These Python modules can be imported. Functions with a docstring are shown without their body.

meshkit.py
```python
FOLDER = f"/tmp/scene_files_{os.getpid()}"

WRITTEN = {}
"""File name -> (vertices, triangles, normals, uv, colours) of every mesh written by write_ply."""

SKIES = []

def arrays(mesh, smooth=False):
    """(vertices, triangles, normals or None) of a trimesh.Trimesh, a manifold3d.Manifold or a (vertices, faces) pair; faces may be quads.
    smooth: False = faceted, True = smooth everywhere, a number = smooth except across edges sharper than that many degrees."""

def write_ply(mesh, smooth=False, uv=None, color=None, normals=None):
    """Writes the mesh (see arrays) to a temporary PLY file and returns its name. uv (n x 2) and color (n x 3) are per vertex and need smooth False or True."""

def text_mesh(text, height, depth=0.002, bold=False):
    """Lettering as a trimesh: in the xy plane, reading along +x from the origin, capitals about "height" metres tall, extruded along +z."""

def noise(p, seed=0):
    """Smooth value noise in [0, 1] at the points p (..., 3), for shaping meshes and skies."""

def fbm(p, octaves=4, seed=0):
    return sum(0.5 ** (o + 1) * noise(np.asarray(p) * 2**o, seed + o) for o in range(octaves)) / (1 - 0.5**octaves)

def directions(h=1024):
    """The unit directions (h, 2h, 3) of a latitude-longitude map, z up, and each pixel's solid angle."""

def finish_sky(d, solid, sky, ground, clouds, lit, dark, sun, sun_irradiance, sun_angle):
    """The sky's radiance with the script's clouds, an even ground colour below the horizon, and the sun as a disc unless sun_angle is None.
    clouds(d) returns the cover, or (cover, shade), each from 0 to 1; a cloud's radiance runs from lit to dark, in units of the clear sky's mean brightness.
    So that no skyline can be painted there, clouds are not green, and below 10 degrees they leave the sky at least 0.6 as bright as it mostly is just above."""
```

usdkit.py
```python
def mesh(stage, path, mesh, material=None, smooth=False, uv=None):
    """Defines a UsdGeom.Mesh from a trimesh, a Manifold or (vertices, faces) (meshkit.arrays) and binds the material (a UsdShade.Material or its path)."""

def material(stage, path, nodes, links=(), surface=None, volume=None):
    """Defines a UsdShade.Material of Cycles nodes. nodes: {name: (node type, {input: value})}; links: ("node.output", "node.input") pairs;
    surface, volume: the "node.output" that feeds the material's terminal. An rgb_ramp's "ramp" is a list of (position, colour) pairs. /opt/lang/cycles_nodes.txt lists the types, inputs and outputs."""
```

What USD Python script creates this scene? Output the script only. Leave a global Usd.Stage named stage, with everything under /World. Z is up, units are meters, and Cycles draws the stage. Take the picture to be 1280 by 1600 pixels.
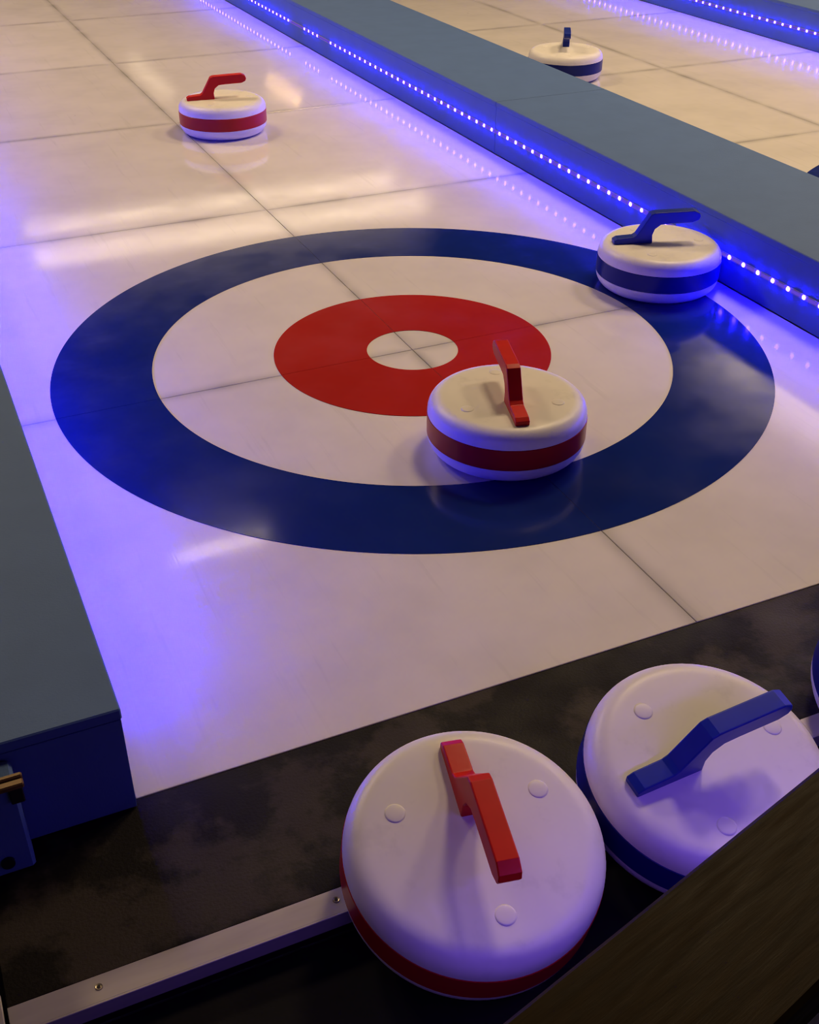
import math, random
import numpy as np, trimesh, usdkit
from shapely.geometry import Polygon, Point, box as sbox
from pxr import Usd, UsdGeom, UsdLux, Gf, Sdf

random.seed(7)
rng = np.random.default_rng(7)
stage = Usd.Stage.CreateInMemory()
UsdGeom.SetStageUpAxis(stage, 'Z')
UsdGeom.SetStageMetersPerUnit(stage, 1.0)
UsdGeom.Xform.Define(stage, '/World')
UsdGeom.Scope.Define(stage, '/World/Looks')

# ------------------------------------------------------------------ camera
F_PX = 1794.09
CAM = (-0.75661, -1.65696, 0.86806)
RT = (0.91108674, -0.41221256, 0.00132392)
DN = (-0.22667033, -0.50367216, -0.83362777)
FW = (0.34429857, 0.75920693, -0.55232538)
cam = UsdGeom.Camera.Define(stage, '/World/camera')
cam.CreateHorizontalApertureAttr(24.0)
cam.CreateVerticalApertureAttr(30.0)
cam.CreateFocalLengthAttr(F_PX / 1280 * 24.0)
cam.CreateClippingRangeAttr(Gf.Vec2f(0.02, 200))
cam.AddTransformOp().Set(Gf.Matrix4d(*RT, 0, *[-v for v in DN], 0, *[-v for v in FW], 0, *CAM, 1))
cam.CreateExposureAttr(0.0)

# ------------------------------------------------------------------ light levels (lamps are built further down, at their place)
WARM = (1.0, 0.74, 0.42)
LAMP_KEY = 46.0         # ceiling panels over the left side of the hall
LAMP_FAR = 3.6          # long ceiling panels down the hall
LED_RGB = (0.0058, 0.0024, 1.0)
LED_LEVEL = 740.0
RAIL_LED = 31.0

# ------------------------------------------------------------------ helpers
used = {}


def numbered(parent, name):
    k = (parent, name)
    n = used.get(k, -1) + 1
    used[k] = n
    return name if n == 0 else f'{name}_{n:03d}'


def mpath(n):
    return '/World/Looks/' + n


def tag(prim, label=None, cat=None, group=None, kind=None):
    for k, v in (('label', label), ('category', cat), ('group', group), ('kind', kind)):
        if v:
            prim.SetCustomDataByKey(k, v)
    return prim


def obj(name, mesh, mat, parent=None, smooth=30, label=None, cat=None, group=None, kind=None):
    base = '/World' if parent is None else str(parent.GetPath())
    m = usdkit.mesh(stage, f'{base}/{numbered(base, name)}', mesh, mpath(mat), smooth=smooth)
    return tag(m.GetPrim(), label, cat, group, kind)


def thing(name, label, cat, loc=(0, 0, 0), rot=None, group=None, kind=None):
    x = UsdGeom.Xform.Define(stage, '/World/' + numbered('/World', name))
    x.AddTranslateOp().Set(Gf.Vec3d(*loc))
    if rot is not None:
        x.AddRotateXYZOp().Set(Gf.Vec3f(*rot))
    return tag(x.GetPrim(), label, cat, group, kind)


def copy_of(proto, name, label, cat, loc, rot, group='curling stones with red or blue band'):
    p = thing(name, label, cat, loc, rot, group)
    p.GetReferences().AddInternalReference(proto.GetPath())
    p.SetInstanceable(True)
    return p


def cat_(*ms):
    return trimesh.util.concatenate(list(ms))


def bx(x0, x1, y0, y1, z0, z1, b=0.0):
    """box with chamfered edges"""
    if b <= 0:
        m = trimesh.creation.box((x1 - x0, y1 - y0, z1 - z0))
        m.apply_translation(((x0 + x1) / 2, (y0 + y1) / 2, (z0 + z1) / 2))
        return m
    pts = []
    for sx, xe in ((1, x0), (-1, x1)):
        for sy, ye in ((1, y0), (-1, y1)):
            for sz, ze in ((1, z0), (-1, z1)):
                pts += [(xe, ye + sy * b, ze + sz * b), (xe + sx * b, ye, ze + sz * b), (xe + sx * b, ye + sy * b, ze)]
    return trimesh.convex.convex_hull(np.array(pts))


def lathe(pr, n=96):
    """surface of revolution of (r, z) points"""
    pr = np.asarray(pr, float)
    a = np.linspace(0, 2 * np.pi, n, endpoint=False)
    v = np.stack([pr[:, None, 0] * np.cos(a), pr[:, None, 0] * np.sin(a), np.repeat(pr[:, 1:2], n, 1)], -1).reshape(-1, 3)
    f = []
    for i in range(len(pr) - 1):
        for j in range(n):
            k = (j + 1) % n
            p, q, r, s = i * n + j, i * n + k, (i + 1) * n + k, (i + 1) * n + j
            if pr[i, 0] > 1e-9:
                f.append((p, q, r))
            if pr[i + 1, 0] > 1e-9:
                f.append((p, r, s))
    m = trimesh.Trimesh(v, np.array(f), process=False)
    m.merge_vertices()
    return m


def bevel_extrude(poly, w, b):
    """polygon in (s, z) extruded along t from -w/2 to w/2 with rounded rims; result axes x=s, y=t, z=z"""
    ring = np.array(poly.exterior.segmentize(0.004).coords)[:-1]
    if Polygon(ring).exterior.is_ccw is False:
        ring = ring[::-1]
    d = np.roll(ring, -1, 0) - np.roll(ring, 1, 0)
    nrm = np.stack([d[:, 1], -d[:, 0]], 1)
    nrm /= np.linalg.norm(nrm, axis=1, keepdims=True)
    layers, n = [], len(ring)
    for u in (0, 30, 60, 90):
        layers.append((b * (1 - math.sin(math.radians(u))), -w / 2 + b * (1 - math.cos(math.radians(u)))))
    layers += [(o, -t) for o, t in layers[::-1]]
    v, f = [], []
    for o, t in layers:
        q = ring - nrm * o
        v += [(x, t, z) for x, z in q]
    for i in range(len(layers) - 1):
        for j in range(n):
            k = (j + 1) % n
            f += [(i * n + j, i * n + k, (i + 1) * n + k), (i * n + j, (i + 1) * n + k, (i + 1) * n + j)]
    cap = Polygon(ring - nrm * b)
    cv, cf = trimesh.creation.triangulate_polygon(cap, engine='earcut')
    base = len(v)
    for sgn, t in ((0, -w / 2), (1, w / 2)):
        o = len(v)
        v += [(x, t, z) for x, z in cv]
        f += [tuple(o + i for i in (tri if sgn == 0 else tri[::-1])) for tri in cf.tolist()]
    m = trimesh.Trimesh(np.array(v), np.array(f), process=False)
    m.merge_vertices()
    m.fix_normals()
    return m


def rod(p, q, r, n=16):
    return trimesh.creation.cylinder(radius=r, segment=[p, q], sections=n)


# ------------------------------------------------------------------ materials
def plain(name, color, rough=0.5, spec=0.5, metallic=0.0, noise=0.0, scale=8.0, bump=0.0, bscale=60.0, coord='object', stretch=(1, 1, 1), vary=0.0, rvar=0.0, sss=0.0, band=(0.30, 0.62)):
    nodes = {'p': ('principled_bsdf', {'base_color': color, 'roughness': rough, 'specular_ior_level': spec, 'metallic': metallic})}
    if sss:
        nodes['p'][1].update({'subsurface_weight': sss, 'subsurface_scale': 0.01, 'subsurface_radius': (1.0, 0.8, 0.7)})
    links = []
    src = 'tc.object' if coord == 'object' else 'geo.position'
    nodes['tc'] = ('texture_coordinate', {})
    nodes['geo'] = ('geometry', {})
    nodes['map'] = ('mapping', {'scale': stretch})
    links.append((src, 'map.vector'))
    if noise or vary:
        nodes['n'] = ('noise_texture', {'scale': scale, 'detail': 5.0, 'roughness': 0.6})
        links.append(('map.vector', 'n.vector'))
        nodes['r'] = ('rgb_ramp', {'ramp': [(band[0], tuple(c * (1 - noise) for c in color)), (band[1], color), (0.85, tuple(min(1, c * (1 + noise * 0.35)) for c in color))]})
        links += [('n.fac', 'r.fac')]
        out = 'r.color'
        if vary:
            nodes['oi'] = ('object_info', {})
            nodes['mr'] = ('map_range', {'to_min': 1 - vary, 'to_max': 1 + vary})
            nodes['cc'] = ('combine_color', {})
            nodes['mx'] = ('mix_color', {'blend_type': 'multiply', 'fac': 1.0})
            links += [('oi.random', 'mr.value'), ('mr.result', 'cc.r'), ('mr.result', 'cc.g'), ('mr.result', 'cc.b'), (out, 'mx.a'), ('cc.color', 'mx.b')]
            out = 'mx.result'
        links.append((out, 'p.base_color'))
    if rvar:
        nodes['rn'] = ('noise_texture', {'scale': scale * 1.7, 'detail': 4.0})
        nodes['rr'] = ('map_range', {'from_min': 0.3, 'from_max': 0.7, 'to_min': max(0.02, rough - rvar), 'to_max': rough + rvar})
        links += [('map.vector', 'rn.vector'), ('rn.fac', 'rr.value'), ('rr.result', 'p.roughness')]
    if bump:
        nodes['bn'] = ('noise_texture', {'scale': bscale, 'detail': 4.0})
        nodes['b'] = ('bump', {'strength': bump, 'distance': 0.002})
        links += [('map.vector', 'bn.vector'), ('bn.fac', 'b.height'), ('b.normal', 'p.normal')]
    return usdkit.material(stage, mpath(name), nodes, links, surface='p.BSDF')


def emit(name, color, strength):
    return usdkit.material(stage, mpath(name), {'e': ('emission', {'color': color, 'strength': strength})}, [], surface='e.emission')


def ice_material(name, base):
    """white synthetic ice: cloudy, grey dirt along the sheet joints, fine scratches along the lane, tiny black specks"""
    N, L = {}, []
    N['geo'] = ('geometry', {})
    N['xyz'] = ('separate_xyz', {})
    L.append(('geo.position', 'xyz.vector'))
    # cloudy tone
    N['n1'] = ('noise_texture', {'scale': 5.0, 'detail': 3.0, 'roughness': 0.62})
    L.append(('geo.position', 'n1.vector'))
    N['r1'] = ('rgb_ramp', {'ramp': [(0.25, tuple(c * 0.90 for c in base)), (0.55, base), (0.8, tuple(min(1, c * 1.05) for c in base))]})
    L.append(('n1.fac', 'r1.fac'))
    # soft wear streaks along the lane
    N['m2'] = ('mapping', {'scale': (60.0, 3.5, 1.0), 'rotation': (0, 0, 0.18)})
    L.append(('geo.position', 'm2.vector'))
    N['n2'] = ('noise_texture', {'scale': 1.0, 'detail': 3.0, 'roughness': 0.65})
    L.append(('m2.vector', 'n2.vector'))
    N['s2'] = ('map_range', {'from_min': 0.60, 'from_max': 0.85, 'to_min': 0.0, 'to_max': 0.22, 'clamp': True})
    L.append(('n2.fac', 's2.value'))
    # distance to the nearest joint
    N['ax'] = ('math', {'math_type': 'absolute'})
    L.append(('xyz.x', 'ax.value1'))
    N['bx'] = ('math', {'math_type': 'subtract', 'value2': 1.632})
    L.append(('xyz.x', 'bx.value1'))
    N['cx'] = ('math', {'math_type': 'absolute'})
    L.append(('bx.value', 'cx.value1'))
    N['dx'] = ('math', {'math_type': 'minimum'})
    L += [('ax.value', 'dx.value1'), ('cx.value', 'dx.value2')]
    N['py'] = ('math', {'math_type': 'pingpong', 'value2': 0.4})
    N['my'] = ('math', {'math_type': 'maximum', 'value2': -0.4})
    L += [('xyz.y', 'my.value1'), ('my.value', 'py.value1')]
    N['dj'] = ('math', {'math_type': 'minimum'})
    L += [('dx.value', 'dj.value1'), ('py.value', 'dj.value2')]
    N['wj'] = ('map_range', {'from_min': 0.0, 'from_max': 0.030, 'to_min': 1.0, 'to_max': 0.0, 'clamp': True})
    L.append(('dj.value', 'wj.value'))
    N['pw'] = ('math', {'math_type': 'power', 'value2': 2.2})
    L.append(('wj.result', 'pw.value1'))
    N['n3'] = ('noise_texture', {'scale': 7.0, 'detail': 2.0, 'roughness': 0.6})
    L.append(('geo.position', 'n3.vector'))
    N['r3'] = ('map_range', {'from_min': 0.35, 'from_max': 0.72, 'to_min': 0.30, 'to_max': 0.85, 'clamp': True})
    L.append(('n3.fac', 'r3.value'))
    N['jd'] = ('math', {'math_type': 'multiply'})
    L += [('pw.value', 'jd.value1'), ('r3.result', 'jd.value2')]
    N['sum'] = ('math', {'math_type': 'add', 'use_clamp': True})
    L += [('jd.value', 'sum.value1'), ('s2.result', 'sum.value2')]
    N['mx'] = ('mix_color', {'b': tuple(c * 0.42 for c in (base[0], base[1] * 1.03, base[2] * 1.02))})
    L += [('sum.value', 'mx.fac'), ('r1.color', 'mx.a')]
    # specks
    N['v'] = ('voronoi_texture', {'scale': 4.2, 'randomness': 1.0})
    L.append(('geo.position', 'v.vector'))
    N['vs'] = ('math', {'math_type': 'less_than', 'value2': 0.010})
    L.append(('v.distance', 'vs.value1'))
    N['mv'] = ('mix_color', {'b': (0.03, 0.025, 0.025)})
    L += [('vs.value', 'mv.fac'), ('mx.result', 'mv.a')]
    # per sheet tone
    N['oi'] = ('object_info', {})
    N['or'] = ('map_range', {'to_min': 0.95, 'to_max': 1.04})
    L.append(('oi.random', 'or.value'))
    N['oc'] = ('combine_color', {})
    L += [('or.result', 'oc.r'), ('or.result', 'oc.g'), ('or.result', 'oc.b')]
    N['mo'] = ('mix_color', {'blend_type': 'multiply', 'fac': 1.0})
    L += [('mv.result', 'mo.a'), ('oc.color', 'mo.b')]
    N['p'] = ('principled_bsdf', {'roughness': 0.10, 'specular_ior_level': 0.25})
    L.append(('mo.result', 'p.base_color'))
    N['n4'] = ('noise_texture', {'scale': 9.0, 'detail': 2.0})
    L.append(('geo.position', 'n4.vector'))
    N['r4'] = ('map_range', {'from_min': 0.3, 'from_max': 0.7, 'to_min': 0.04, 'to_max': 0.08})
    L += [('n4.fac', 'r4.value'), ('r4.result', 'p.roughness')]
    # scratches
    N['m5'] = ('mapping', {'scale': (420.0, 14.0, 1.0), 'rotation': (0, 0, 0.5)})
    L.append(('geo.position', 'm5.vector'))
    N['n5'] = ('noise_texture', {'scale': 1.0, 'detail': 1.0})
    L.append(('m5.vector', 'n5.vector'))
    N['b'] = ('bump', {'strength': 0.05, 'distance': 0.001})
    L += [('n5.fac', 'b.height'), ('b.normal', 'p.normal')]
    return usdkit.material(stage, mpath(name), N, L, surface='p.BSDF')


ice_material('synthetic_ice', (0.70, 0.655, 0.62))
plain('ring_blue', (0.006, 0.020, 0.15), rough=0.14, spec=0.28, noise=0.15, scale=5.0, coord='world', rvar=0.06)
plain('ring_red', (0.40, 0.018, 0.010), rough=0.18, spec=0.16, noise=0.12, scale=5.0, coord='world', rvar=0.06)
plain('divider_paint', (0.088, 0.155, 0.36), rough=0.6, spec=0.18, noise=0.07, scale=14.0, coord='world', bump=0.12, bscale=420.0)
plain('stone_white', (0.75, 0.71, 0.69), rough=0.38, spec=0.4, noise=0.10, scale=26.0, band=(0.28, 0.42), bump=0.02, bscale=90.0, sss=0.0)
plain('cap_white', (0.74, 0.70, 0.68), rough=0.4, spec=0.4)
plain('plastic_red', (0.58, 0.010, 0.006), rough=0.36, spec=0.2, noise=0.08, scale=30.0, bump=0.03, bscale=200.0)
plain('plastic_blue', (0.012, 0.030, 0.27), rough=0.36, spec=0.25, noise=0.08, scale=30.0, bump=0.03, bscale=200.0)
plain('band_red', (0.40, 0.006, 0.012), rough=0.30, spec=0.25)
plain('band_blue', (0.008, 0.014, 0.15), rough=0.30, spec=0.16)
plain('rubber_mat', (0.034, 0.027, 0.020), rough=0.6, spec=0.12, noise=0.75, scale=9.0, band=(0.47, 0.545), coord='world', bump=0.25, bscale=300.0, rvar=0.12)
plain('black_rubber', (0.006, 0.0055, 0.006), rough=0.7, spec=0.1, noise=0.3, scale=14.0, coord='world', bump=0.2, bscale=250.0)
plain('aluminium_strip', (0.40, 0.36, 0.35), rough=0.42, spec=0.4, metallic=0.25, noise=0.12, scale=9.0, coord='world', stretch=(1, 6, 6))
plain('brass', (0.16, 0.085, 0.022), rough=0.45, metallic=0.3, noise=0.25, scale=40.0)
plain('black_metal', (0.012, 0.012, 0.014), rough=0.45, metallic=0.3)
plain('steel_screw', (0.42, 0.36, 0.26), rough=0.35, metallic=0.8)
plain('dark_wood', (0.020, 0.0105, 0.0017), rough=0.5, spec=0.06, noise=0.45, scale=5.0, stretch=(2.5, 26, 26), bump=0.08, bscale=30.0, rvar=0.08)
plain('concrete', (0.05, 0.048, 0.045), rough=0.8, noise=0.25, scale=3.0, coord='world')
plain('sub_floor', (0.28, 0.25, 0.24), rough=0.8, spec=0.2)
plain('wall_paint', (0.35, 0.29, 0.23), rough=0.8)
plain('wall_dark', (0.07, 0.06, 0.06), rough=0.8)
plain('ceiling_paint', (0.12, 0.10, 0.08), rough=0.85)
plain('lamp_housing', (0.6, 0.58, 0.55), rough=0.5)
plain('led_tape', (0.30, 0.26, 0.42), rough=0.4)
emit('led_glow', LED_RGB, LED_LEVEL)
emit('led_sleeve', (0.16, 0.075, 0.80), 0.75)
emit('rail_led', (0.22, 0.11, 1.0), RAIL_LED)
emit('lamp_key', WARM, LAMP_KEY)
emit('lamp_far', (1.0, 0.78, 0.55), LAMP_FAR)
emit('lamp_mid', (1.0, 0.80, 0.66), LAMP_FAR * 2.6)
emit('lamp_dim', (1.0, 0.78, 0.50), LAMP_FAR * 0.35)
emit('lamp_filament', (1.0, 0.62, 0.22), LAMP_FAR * 4.0)

# ------------------------------------------------------------------ dimensions
HALF = 0.676            # half width of the lane
TILE = 0.80             # length of one ice sheet
Y_FRONT = -0.8217
DIV_W, DIV_H = 0.324, 0.130
LANE2 = 1.632           # middle of the neighbouring lane
L2_0, L2_1 = HALF + DIV_W, 2.262
ROWS = 12
Y_END = TILE * ROWS
GUT = -0.0302           # gutter floor

# ------------------------------------------------------------------ the room
obj('floor', bx(-4.0, 8.5, -5.0, 23.0, -0.20, GUT), 'concrete', kind='structure')
obj('ceiling', bx(-4.0, 8.5, -5.0, 23.0, 3.03, 3.2), 'ceiling_paint', kind='structure')
obj('wall_left', bx(-4.2, -4.0, -5.0, 23.0, GUT, 3.03), 'wall_paint', kind='structure')
obj('wall_right', bx(8.5, 8.7, -5.0, 23.0, GUT, 3.03), 'wall_paint', kind='structure')
obj('wall_back', bx(-4.0, 8.5, 23.0, 23.2, GUT, 3.03), 'wall_paint', kind='structure')
obj('wall_front', bx(-4.0, 8.5, -5.2, -5.0, GUT, 3.03), 'wall_dark', kind='structure')


# ------------------------------------------------------------------ ice lanes made of sheets
def lane(name, x0, xm, x1, label):
    t = thing(name, label, 'ice lane', (0, 0, 0), group='ice lanes')
    obj('base_board', bx(x0, x1, Y_FRONT + 0.004, Y_END, GUT, -0.012), 'sub_floor', t)
    g = 0.0004
    for r in range(-1, ROWS):
        y0, y1 = (Y_FRONT, 0.0) if r < 0 else (r * TILE, (r + 1) * TILE)
        for a, b in ((x0, xm), (xm, x1)):
            ga = g if a == xm else 0.0
            gb = g if b == xm else 0.0
            gy0 = 0.0 if r < 0 else g
            obj('ice_sheet', bx(a + ga, b - gb, y0 + gy0, y1 - g, -0.012, 0.0, 0.0006), 'synthetic_ice', t, smooth=False)
    return t


lane('ice_lane', -HALF, 0.0, HALF, 'white synthetic ice lane with blue and red target, between the two near dividers')
lane('ice_lane', L2_0, LANE2, L2_1, 'neighbouring white ice lane at the upper right, beyond the near divider')


def annulus(cx, cy, r0, r1, z=0.0007):
    n = 256
    shp = Point(cx, cy).buffer(r1, quad_segs=n // 4).difference(Point(cx, cy).buffer(r0, quad_segs=n // 4))
    g = 0.0004
    cut = sbox(cx - g, cy - 1, cx + g, cy + 1).union(sbox(cx - 1, cy - g, cx + 1, cy + g))
    ms = []
    for p in shp.difference(cut).geoms:
        m = trimesh.creation.extrude_polygon(p, z - 0.0001, engine='earcut')
        m.apply_translation((0, 0, 0.0001))
        ms.append(m)
    return cat_(*ms)


R = (0.610, 0.4454, 0.2401, 0.0793)
for cx, lab in ((0.0, 'whole curling target on the main lane, blue outer ring and red inner ring'),
                (LANE2, 'target on the neighbouring lane, only the corner of its blue ring at right edge')):
    t = thing('curling_target', lab, 'target', (cx, 0, 0), group='targets on the ice')
    obj('outer_ring', annulus(0, 0, R[1], R[0]), 'ring_blue', t, smooth=False, label='dark blue outer ring')
    obj('inner_ring', annulus(0, 0, R[3], R[2]), 'ring_red', t, smooth=False, label='red inner ring')


# ------------------------------------------------------------------ dividers between the lanes
def divider(x0, x1, label, y0, joints, face_x0=True, face_x1=True):
    t = thing('lane_divider', label, 'divider', group='low dividers between the lanes')
    ys = [y0] + joints
    for a, b in zip(ys[:-1], ys[1:]):
        g = 0.0006
        obj('top_board', bx(x0, x1, a + g, b - g, DIV_H - 0.013, DIV_H, 0.0014), 'divider_paint', t, smooth=False)
        if face_x0:
            obj('side_board', bx(x0 + 0.0012, x0 + 0.019, (y0 + 0.0188) if a == y0 else a + g, b - g, 0.0012, DIV_H - 0.0132, 0.0004), 'divider_paint', t, smooth=False)
        if face_x1:
            obj('side_board', bx(x1 - 0.019, x1 - 0.0012, (y0 + 0.0188) if a == y0 else a + g, b - g, 0.0012, DIV_H - 0.0132, 0.0004), 'divider_paint', t, smooth=False)
        obj('core', bx(x0 + 0.03, x1 - 0.03, a + 0.02, b - 0.003, GUT, DIV_H - 0.0138), 'sub_floor', t, smooth=False)
    obj('end_board', bx(x0 + 0.0012, x1 - 0.0012, y0 + 0.0008, y0 + 0.0185, 0.0012, DIV_H - 0.0132, 0.0004), 'divider_paint', t, smooth=False)
    return t


jt = [0.977, 3.417, 5.857, 8.297, Y_END]
divider(-HALF - DIV_W, -HALF, 'low blue-grey divider along the left edge of the main lane, brass fitting on its end', -0.834, [1.6, 4.04, 6.48, 8.92, Y_END])
divider(HALF, HALF + DIV_W, 'low blue-grey divider between the main lane and the neighbouring lane', -0.834, jt)
divider(L2_1, L2_1 + DIV_W, 'far blue-grey divider in the upper right corner, beyond the neighbouring lane', -0.834, [1.2, 3.64, 6.08, 8.52, Y_END])


# ------------------------------------------------------------------ LED strips on the divider faces
def led_chip(y, sgn, r=0.0048, n=7):
    """small round emitting dome, open at the tape"""
    a = np.arange(n) * 2 * np.pi / n
    v = [(0.0014 * sgn, y + r * math.cos(u), r * math.sin(u)) for u in a] + [(0.0032 * sgn, y + 0.8 * r * math.cos(u), 0.8 * r * math.sin(u)) for u in a]
    f = [(n, n + k, n + k + 1) for k in range(1, n - 1)]
    for k in range(n):
        j = (k + 1) % n
        f += [(k, j, n + j), (k, n + j, n + k)]
    f = np.array(f)
    return trimesh.Trimesh(np.array(v), f if sgn > 0 else f[:, ::-1], process=False)


def led_strip(x, sgn, label, y0, y1, seen, phase=0.0, dead=(), sp=0.0426, z=0.0572):
    """tape stuck on a face whose normal is sgn * x; LEDs inside the range seen are parts of their own"""
    t = thing('led_strip', label, 'led strip', (x, 0, z), group='LED strips on the dividers')
    w = 0.0052
    obj('tape', bx(min(0.0001 * sgn, 0.0014 * sgn), max(0.0001 * sgn, 0.0014 * sgn), y0, y1, -w, w, 0.0003), 'led_tape', t, smooth=False)
    far, sleeve = [], []
    k0, k1 = math.ceil((y0 - phase) / sp), math.floor((y1 - phase) / sp)
    for k in range(k0, k1 + 1):
        y = phase + k * sp
        if any(a < y < b for a, b in dead):
            continue
        m = led_chip(y, sgn)
        s = bx(min(0.0014 * sgn, 0.0020 * sgn), max(0.0014 * sgn, 0.0020 * sgn), y + 0.0075, y + sp - 0.0075, -0.0030, 0.0030)
        sleeve.append(s)
        if seen and seen[0] <= y <= seen[1]:
            obj('led', m, 'led_glow', t, smooth=False)
        else:
            far.append(m)
    for a, b in dead:
        sleeve.append(bx(min(0.0014 * sgn, 0.0020 * sgn), max(0.0014 * sgn, 0.0020 * sgn), a, b, -0.0022, 0.0022))
    obj('sleeve', cat_(*sleeve), 'led_sleeve', t, smooth=False)
    if far:
        obj('led_row', cat_(*far), 'led_glow', t, smooth=False, kind='stuff')
    return t


led_strip(HALF + 0.0012, -1, 'strip of glowing blue-violet LEDs on the near divider facing the main lane', -0.80, 4.8, (-0.62, 3.2), phase=0.013, dead=((2.408, 2.54), (2.155, 2.27)))
led_strip(L2_1 + 0.0012, -1, 'strip of glowing blue-violet LEDs on the far divider in the upper right corner', -0.2, 4.8, (1.5, 2.6), phase=1.6105)
led_strip(-HALF - 0.0012, 1, 'LED strip on the left divider, seen only by its violet glow on the ice', -0.72, 4.0, None)

# ------------------------------------------------------------------ brass fitting and block on the end of the left divider
t = thing('end_latch', 'dark blue end block with brass bar and black bolts at lower left edge', 'latch', (-0.776, -0.834, 0))
obj('block', bx(-0.16, -0.003, -0.036, -0.0005, GUT + 0.034, 0.112, 0.003), 'divider_paint', t)
obj('bar', cat_(bx(-0.17, 0.004, -0.044, -0.036, 0.1125, 0.1185, 0.0012), bx(-0.17, 0.004, -0.0355, -0.030, 0.1125, 0.1205, 0.0012)), 'brass', t, label='brass bar')
obj('bracket', bx(-0.010, 0.002, -0.042, -0.036, 0.094, 0.112, 0.001), 'black_metal', t, label='black bracket under the brass bar')
for bxx, bz in ((-0.038, 0.082), (-0.026, 0.022)):
    m = trimesh.creation.cylinder(radius=0.006, height=0.004, sections=20)
    m.apply_transform(trimesh.transformations.rotation_matrix(math.pi / 2, (1, 0, 0)))
    m.apply_translation((bxx, -0.0382, bz))
    obj('bolt', m, 'black_metal', t, label='black bolt')

# ------------------------------------------------------------------ mat, metal edge and gutter in front of the lane
obj('rubber_mat', bx(-0.8262, 2.6, -1.0045, Y_FRONT - 0.0008, GUT, -0.0004, 0.0008), 'rubber_mat', smooth=False,
    label='stained black rubber mat between the end of the ice and the metal edging', cat='mat')
t = thing('edge_strip', 'long pale metal edging with screws along the black mat, under the front stones', 'edging', (0, -1.031, 0))
obj('profile', cat_(bx(-0.8262, 2.6, 0.0003, 0.0262, -0.0022, 0.0004, 0.0004), bx(-0.8262, 2.6, -0.0016, 0.0008, -0.0170, 0.0004, 0.0004)), 'aluminium_strip', t, smooth=False)
for k in range(12):
    sx = -0.7526 + 0.2139 * k
    if sx > 2.4:
        break
    head = lathe([(0.0, 0.0016), (0.0014, 0.0016), (0.0016, 0.0009), (0.0021, 0.0009), (0.0030, 0.0012), (0.0034, 0.0004), (0.0, 0.0003)], 20)
    head.apply_translation((sx, 0.0143, 0.0))
    obj('screw', head, 'steel_screw', t)
    sock = trimesh.creation.cylinder(radius=0.0013, height=0.0004, sections=6)
    sock.apply_translation((sx, 0.0143, 0.0018))
    obj('screw_recess', sock, 'black_metal', t)
obj('side_edging', bx(-0.862, -0.8296, -1.35, -0.988, GUT, -0.001, 0.001), 'aluminium_strip', smooth=False,
    label='short pale metal edging at the lower left corner, left of the mat', cat='edging')
obj('gutter_mat', bx(-0.8290, 2.6, -1.40, -1.0335, GUT, GUT + 0.0035, 0.0008), 'black_rubber', smooth=False,
    label='black rubber gutter floor in front of the metal edging, under the front stones', cat='mat')
obj('mat_board', bx(-0.8262, 2.6, -1.0294, -1.0048, GUT + 0.0, -0.0028, 0.0004), 'black_rubber', smooth=False,
    label='black board under the metal edging, facing the gutter', cat='board')

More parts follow.
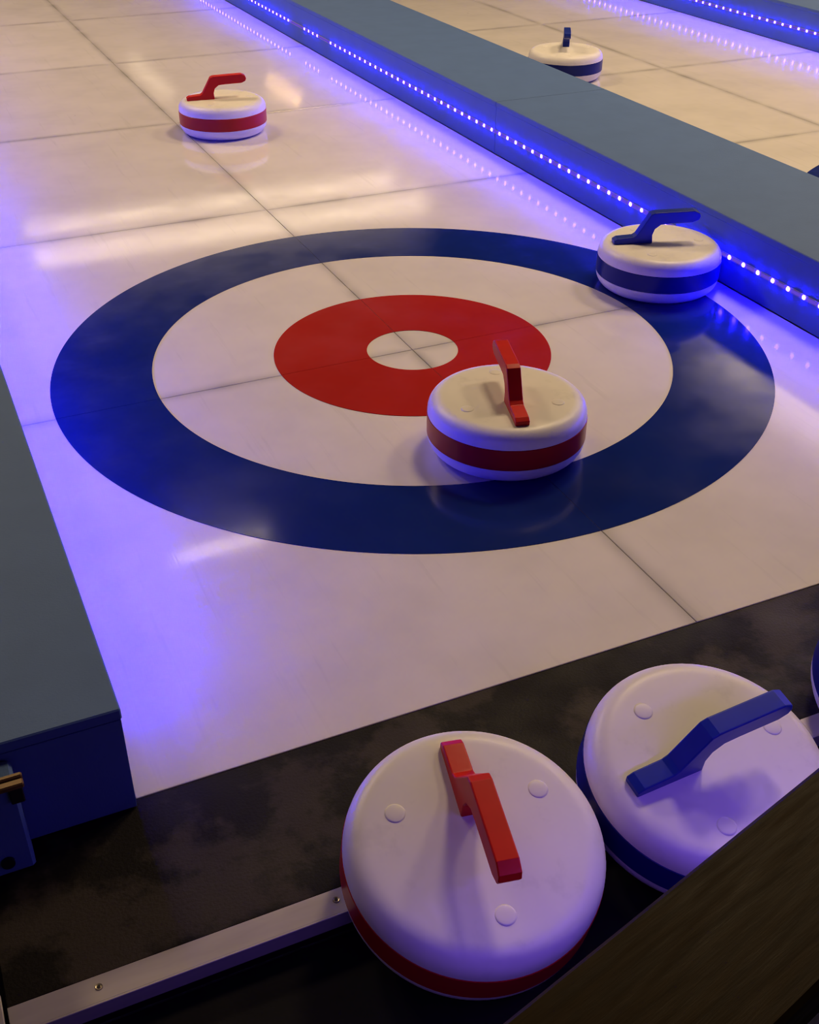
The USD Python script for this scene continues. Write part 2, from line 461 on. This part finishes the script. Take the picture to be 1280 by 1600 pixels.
# ------------------------------------------------------------------ curling stones
RM, ZB, ZT, HT, RTOP = 0.1171, 0.0271, 0.0599, 0.0858, 0.0925
AX = [i * math.pi / 2 / 12 for i in range(13)]
LOW = [(0.0, 0.0012), (0.070, 0.0012), (0.078, 0.0), (0.088, 0.0)] + [(0.0925 + (RM - 0.0925) * math.sin(u), ZB - ZB * math.cos(u)) for u in AX]
UP = [(RTOP + (RM - RTOP) * math.cos(u) ** 0.84, ZT + (HT - ZT) * math.sin(u) ** 0.84) for u in AX] + [(0.084, HT + 0.0003), (0.07, HT + 0.0006), (0.045, HT + 0.0010), (0.0, HT + 0.0012)]
HANDLE = Polygon([(-0.093, -0.001), (-0.019, -0.001), (-0.0205, 0.016), (-0.0165, 0.0275), (-0.006, 0.0355), (0.010, 0.037), (0.056, 0.0385), (0.0665, 0.043), (0.0690, 0.0495), (0.0665, 0.056),
                  (0.056, 0.0610), (-0.019, 0.0585), (-0.0265, 0.0555), (-0.050, 0.0165), (-0.056, 0.0125), (-0.087, 0.0100), (-0.0935, 0.006)])
HANDLE = HANDLE.buffer(0.0015, quad_segs=6).buffer(-0.0028, quad_segs=6).buffer(0.0013, quad_segs=6)


def make_stone(name, hue, label, loc, rot, group='curling stones with red or blue band'):
    t = thing(name, label, 'curling stone', loc, rot, group)
    obj('lower_shell', lathe(LOW), 'stone_white', t, smooth=40)
    e = 0.0006
    obj('band', lathe([(RM - 0.004, ZB), (RM - 0.0002, ZB + 0.0002), (RM + e, ZB + 0.0010), (RM + e, ZT - 0.0010), (RM - 0.0002, ZT - 0.0002), (RM - 0.004, ZT)]), 'band_' + hue, t, smooth=40, label=f'{hue} band around the stone')
    obj('upper_shell', lathe(UP), 'stone_white', t, smooth=40)
    h = bevel_extrude(HANDLE, 0.0205, 0.0016)
    h.apply_translation((0, 0, HT + 0.0006))
    obj('handle', h, 'plastic_' + hue, t, smooth=35, label=f'{hue} plastic handle')
    for ang in (0.03, 2.04, -2.04):
        c = lathe([(0.0096, HT + 0.0002), (0.0090, HT + 0.0010), (0.0078, HT + 0.0013), (0.0055, HT + 0.0015), (0.0030, HT + 0.0016), (0.0, HT + 0.0016)], 28)
        c.apply_translation((0.0745 * math.cos(ang), 0.0745 * math.sin(ang), 0))
        obj('screw_cap', c, 'cap_white', t, smooth=40)
    return t


def rest(x, d, yaw, tilt):
    """a stone leaning on the metal edging: base plane through the edge, slid down by d"""
    tl = math.radians(tilt)
    return (x, -1.031 - d * math.cos(tl), 0.0016 - d * math.sin(tl)), tl, yaw


def euler(tilt, yaw):
    """XYZ angles of Rx(tilt) * Rz(yaw)"""
    from scipy.spatial.transform import Rotation
    r = Rotation.from_euler('x', tilt) * Rotation.from_euler('z', yaw)
    return tuple(np.degrees(r.as_euler('xyz')))


LIFT = 0.0008
red = make_stone('curling_stone', 'red', 'white curling stone with red band and handle standing on the blue and white target rings', (-0.0118, -0.3604, LIFT), (0, 0, 74.4))
copy_of(red, 'curling_stone', 'far white curling stone with red band and handle on plain ice, upper left', 'curling stone', (0.1011, 1.4667, LIFT), (0, 0, -10.0))
p, tl, yaw = rest(-0.4220, 0.0145, -1.7453, 13.1)
copy_of(red, 'curling_stone', 'white curling stone with red handle tilted on the metal edging at the bottom', 'curling stone', p, euler(tl, yaw))
blue = make_stone('curling_stone', 'blue', 'white curling stone with blue band and handle touching the near divider, on blue ring', (0.5552, 0.0741, LIFT), (0, 0, -19.6))
copy_of(blue, 'curling_stone', 'white curling stone with blue handle on the neighbouring lane, half hidden behind divider', 'curling stone', (1.272, 1.626, LIFT), (0, 0, -120.0))
p, tl, yaw = rest(-0.1765, 0.0188, 0.0442, 13.1)
copy_of(blue, 'curling_stone', 'white curling stone with blue handle tilted on the metal edging, partly behind the wooden rail', 'curling stone', p, euler(tl, yaw))
p, tl, yaw = rest(0.123, 0.0110, 0.6, 13.1)
copy_of(blue, 'curling_stone', 'blue banded curling stone cut off by the right edge of the picture', 'curling stone', p, euler(tl, yaw))

# ------------------------------------------------------------------ wooden rail in the foreground
ra = math.radians(15.3)
t = thing('wooden_rail', 'dark brown wooden rail crossing the lower right corner in front of the stones', 'rail', (-0.278, -1.270, 0), (0, 0, 15.3))
obj('rail_board', bx(-0.62, 0.32, -0.0965, 0.0, 0.262, 0.300, 0.003), 'dark_wood', t, smooth=False)
for px in (-0.55, 0.24):
    obj('post', bx(px - 0.03, px + 0.03, -0.080, -0.022, (GUT + 0.0037) if px > 0 else GUT, 0.2618, 0.002), 'dark_wood', t, smooth=False)
t2 = thing('rail_light', 'violet LED strip fixed under the wooden rail, seen only by its glow on the stones', 'led strip', (-0.278, -1.270, 0), (0, 0, 15.3))
obj('tape', bx(-0.46, 0.30, -0.020, -0.004, 0.2602, 0.2618), 'led_tape', t2, smooth=False)
obj('diffuser', bx(-0.46, 0.30, -0.017, -0.007, 0.2578, 0.2600), 'rail_led', t2, smooth=False)


# ------------------------------------------------------------------ ceiling lamps (above the frame; they light the hall and mirror in the ice)
def ceiling_lamp(x0, x1, y0, y1, mat, label, z=3.0):
    t = thing('ceiling_lamp', label, 'ceiling lamp', ((x0 + x1) / 2, (y0 + y1) / 2, z), group='ceiling lamps of the hall')
    a, b = (x1 - x0) / 2, (y1 - y0) / 2
    obj('housing', bx(-a - 0.02, a + 0.02, -b - 0.02, b + 0.02, 0.004, 0.03), 'lamp_housing', t, smooth=False)
    d = trimesh.Trimesh([(-a, -b, 0), (a, -b, 0), (a, b, 0), (-a, b, 0)], [(0, 2, 1), (0, 3, 2)], process=False)
    obj('diffuser', d, mat, t, smooth=False)


for x, y, h, where in ((1.5, 0.9, 0.31, 'small one above the divider'), (3.0, 0.7, 0.29, 'above the neighbouring lane'),
                       (-0.95, 3.2, 0.30, 'left of the lane, the inner one'), (-2.2, 3.6, 0.30, 'left of the lane, the outer one'),
                       (6.8, 1.2, 0.35, 'front one of the pair at far right'), (6.8, 3.2, 0.35, 'rear one of the pair at far right')):
    ceiling_lamp(x - h, x + h, y - h, y + h, 'lamp_key', 'square warm ceiling panel, ' + where)
ceiling_lamp(0.30, 4.2, 9.52, 9.86, 'lamp_far', 'long ceiling panel down the hall, the farther of two')
ceiling_lamp(0.27, 4.2, 8.64, 9.10, 'lamp_far', 'long ceiling panel down the hall, the nearer of two')
ceiling_lamp(0.24, 0.80, 3.72, 3.84, 'lamp_mid', 'slim ceiling tube above the near end of the lane')
ceiling_lamp(2.80, 3.0, 14.2, 16.6, 'lamp_dim', 'ceiling panel running lengthwise at the far end of the hall')
ceiling_lamp(4.36, 4.41, 13.2, 14.6, 'lamp_filament', 'narrow amber lamp at the far end of the hall')
ceiling_lamp(4.45, 7.2, 2.2, 4.9, 'lamp_far', 'wide ceiling panel above the right side of the hall')
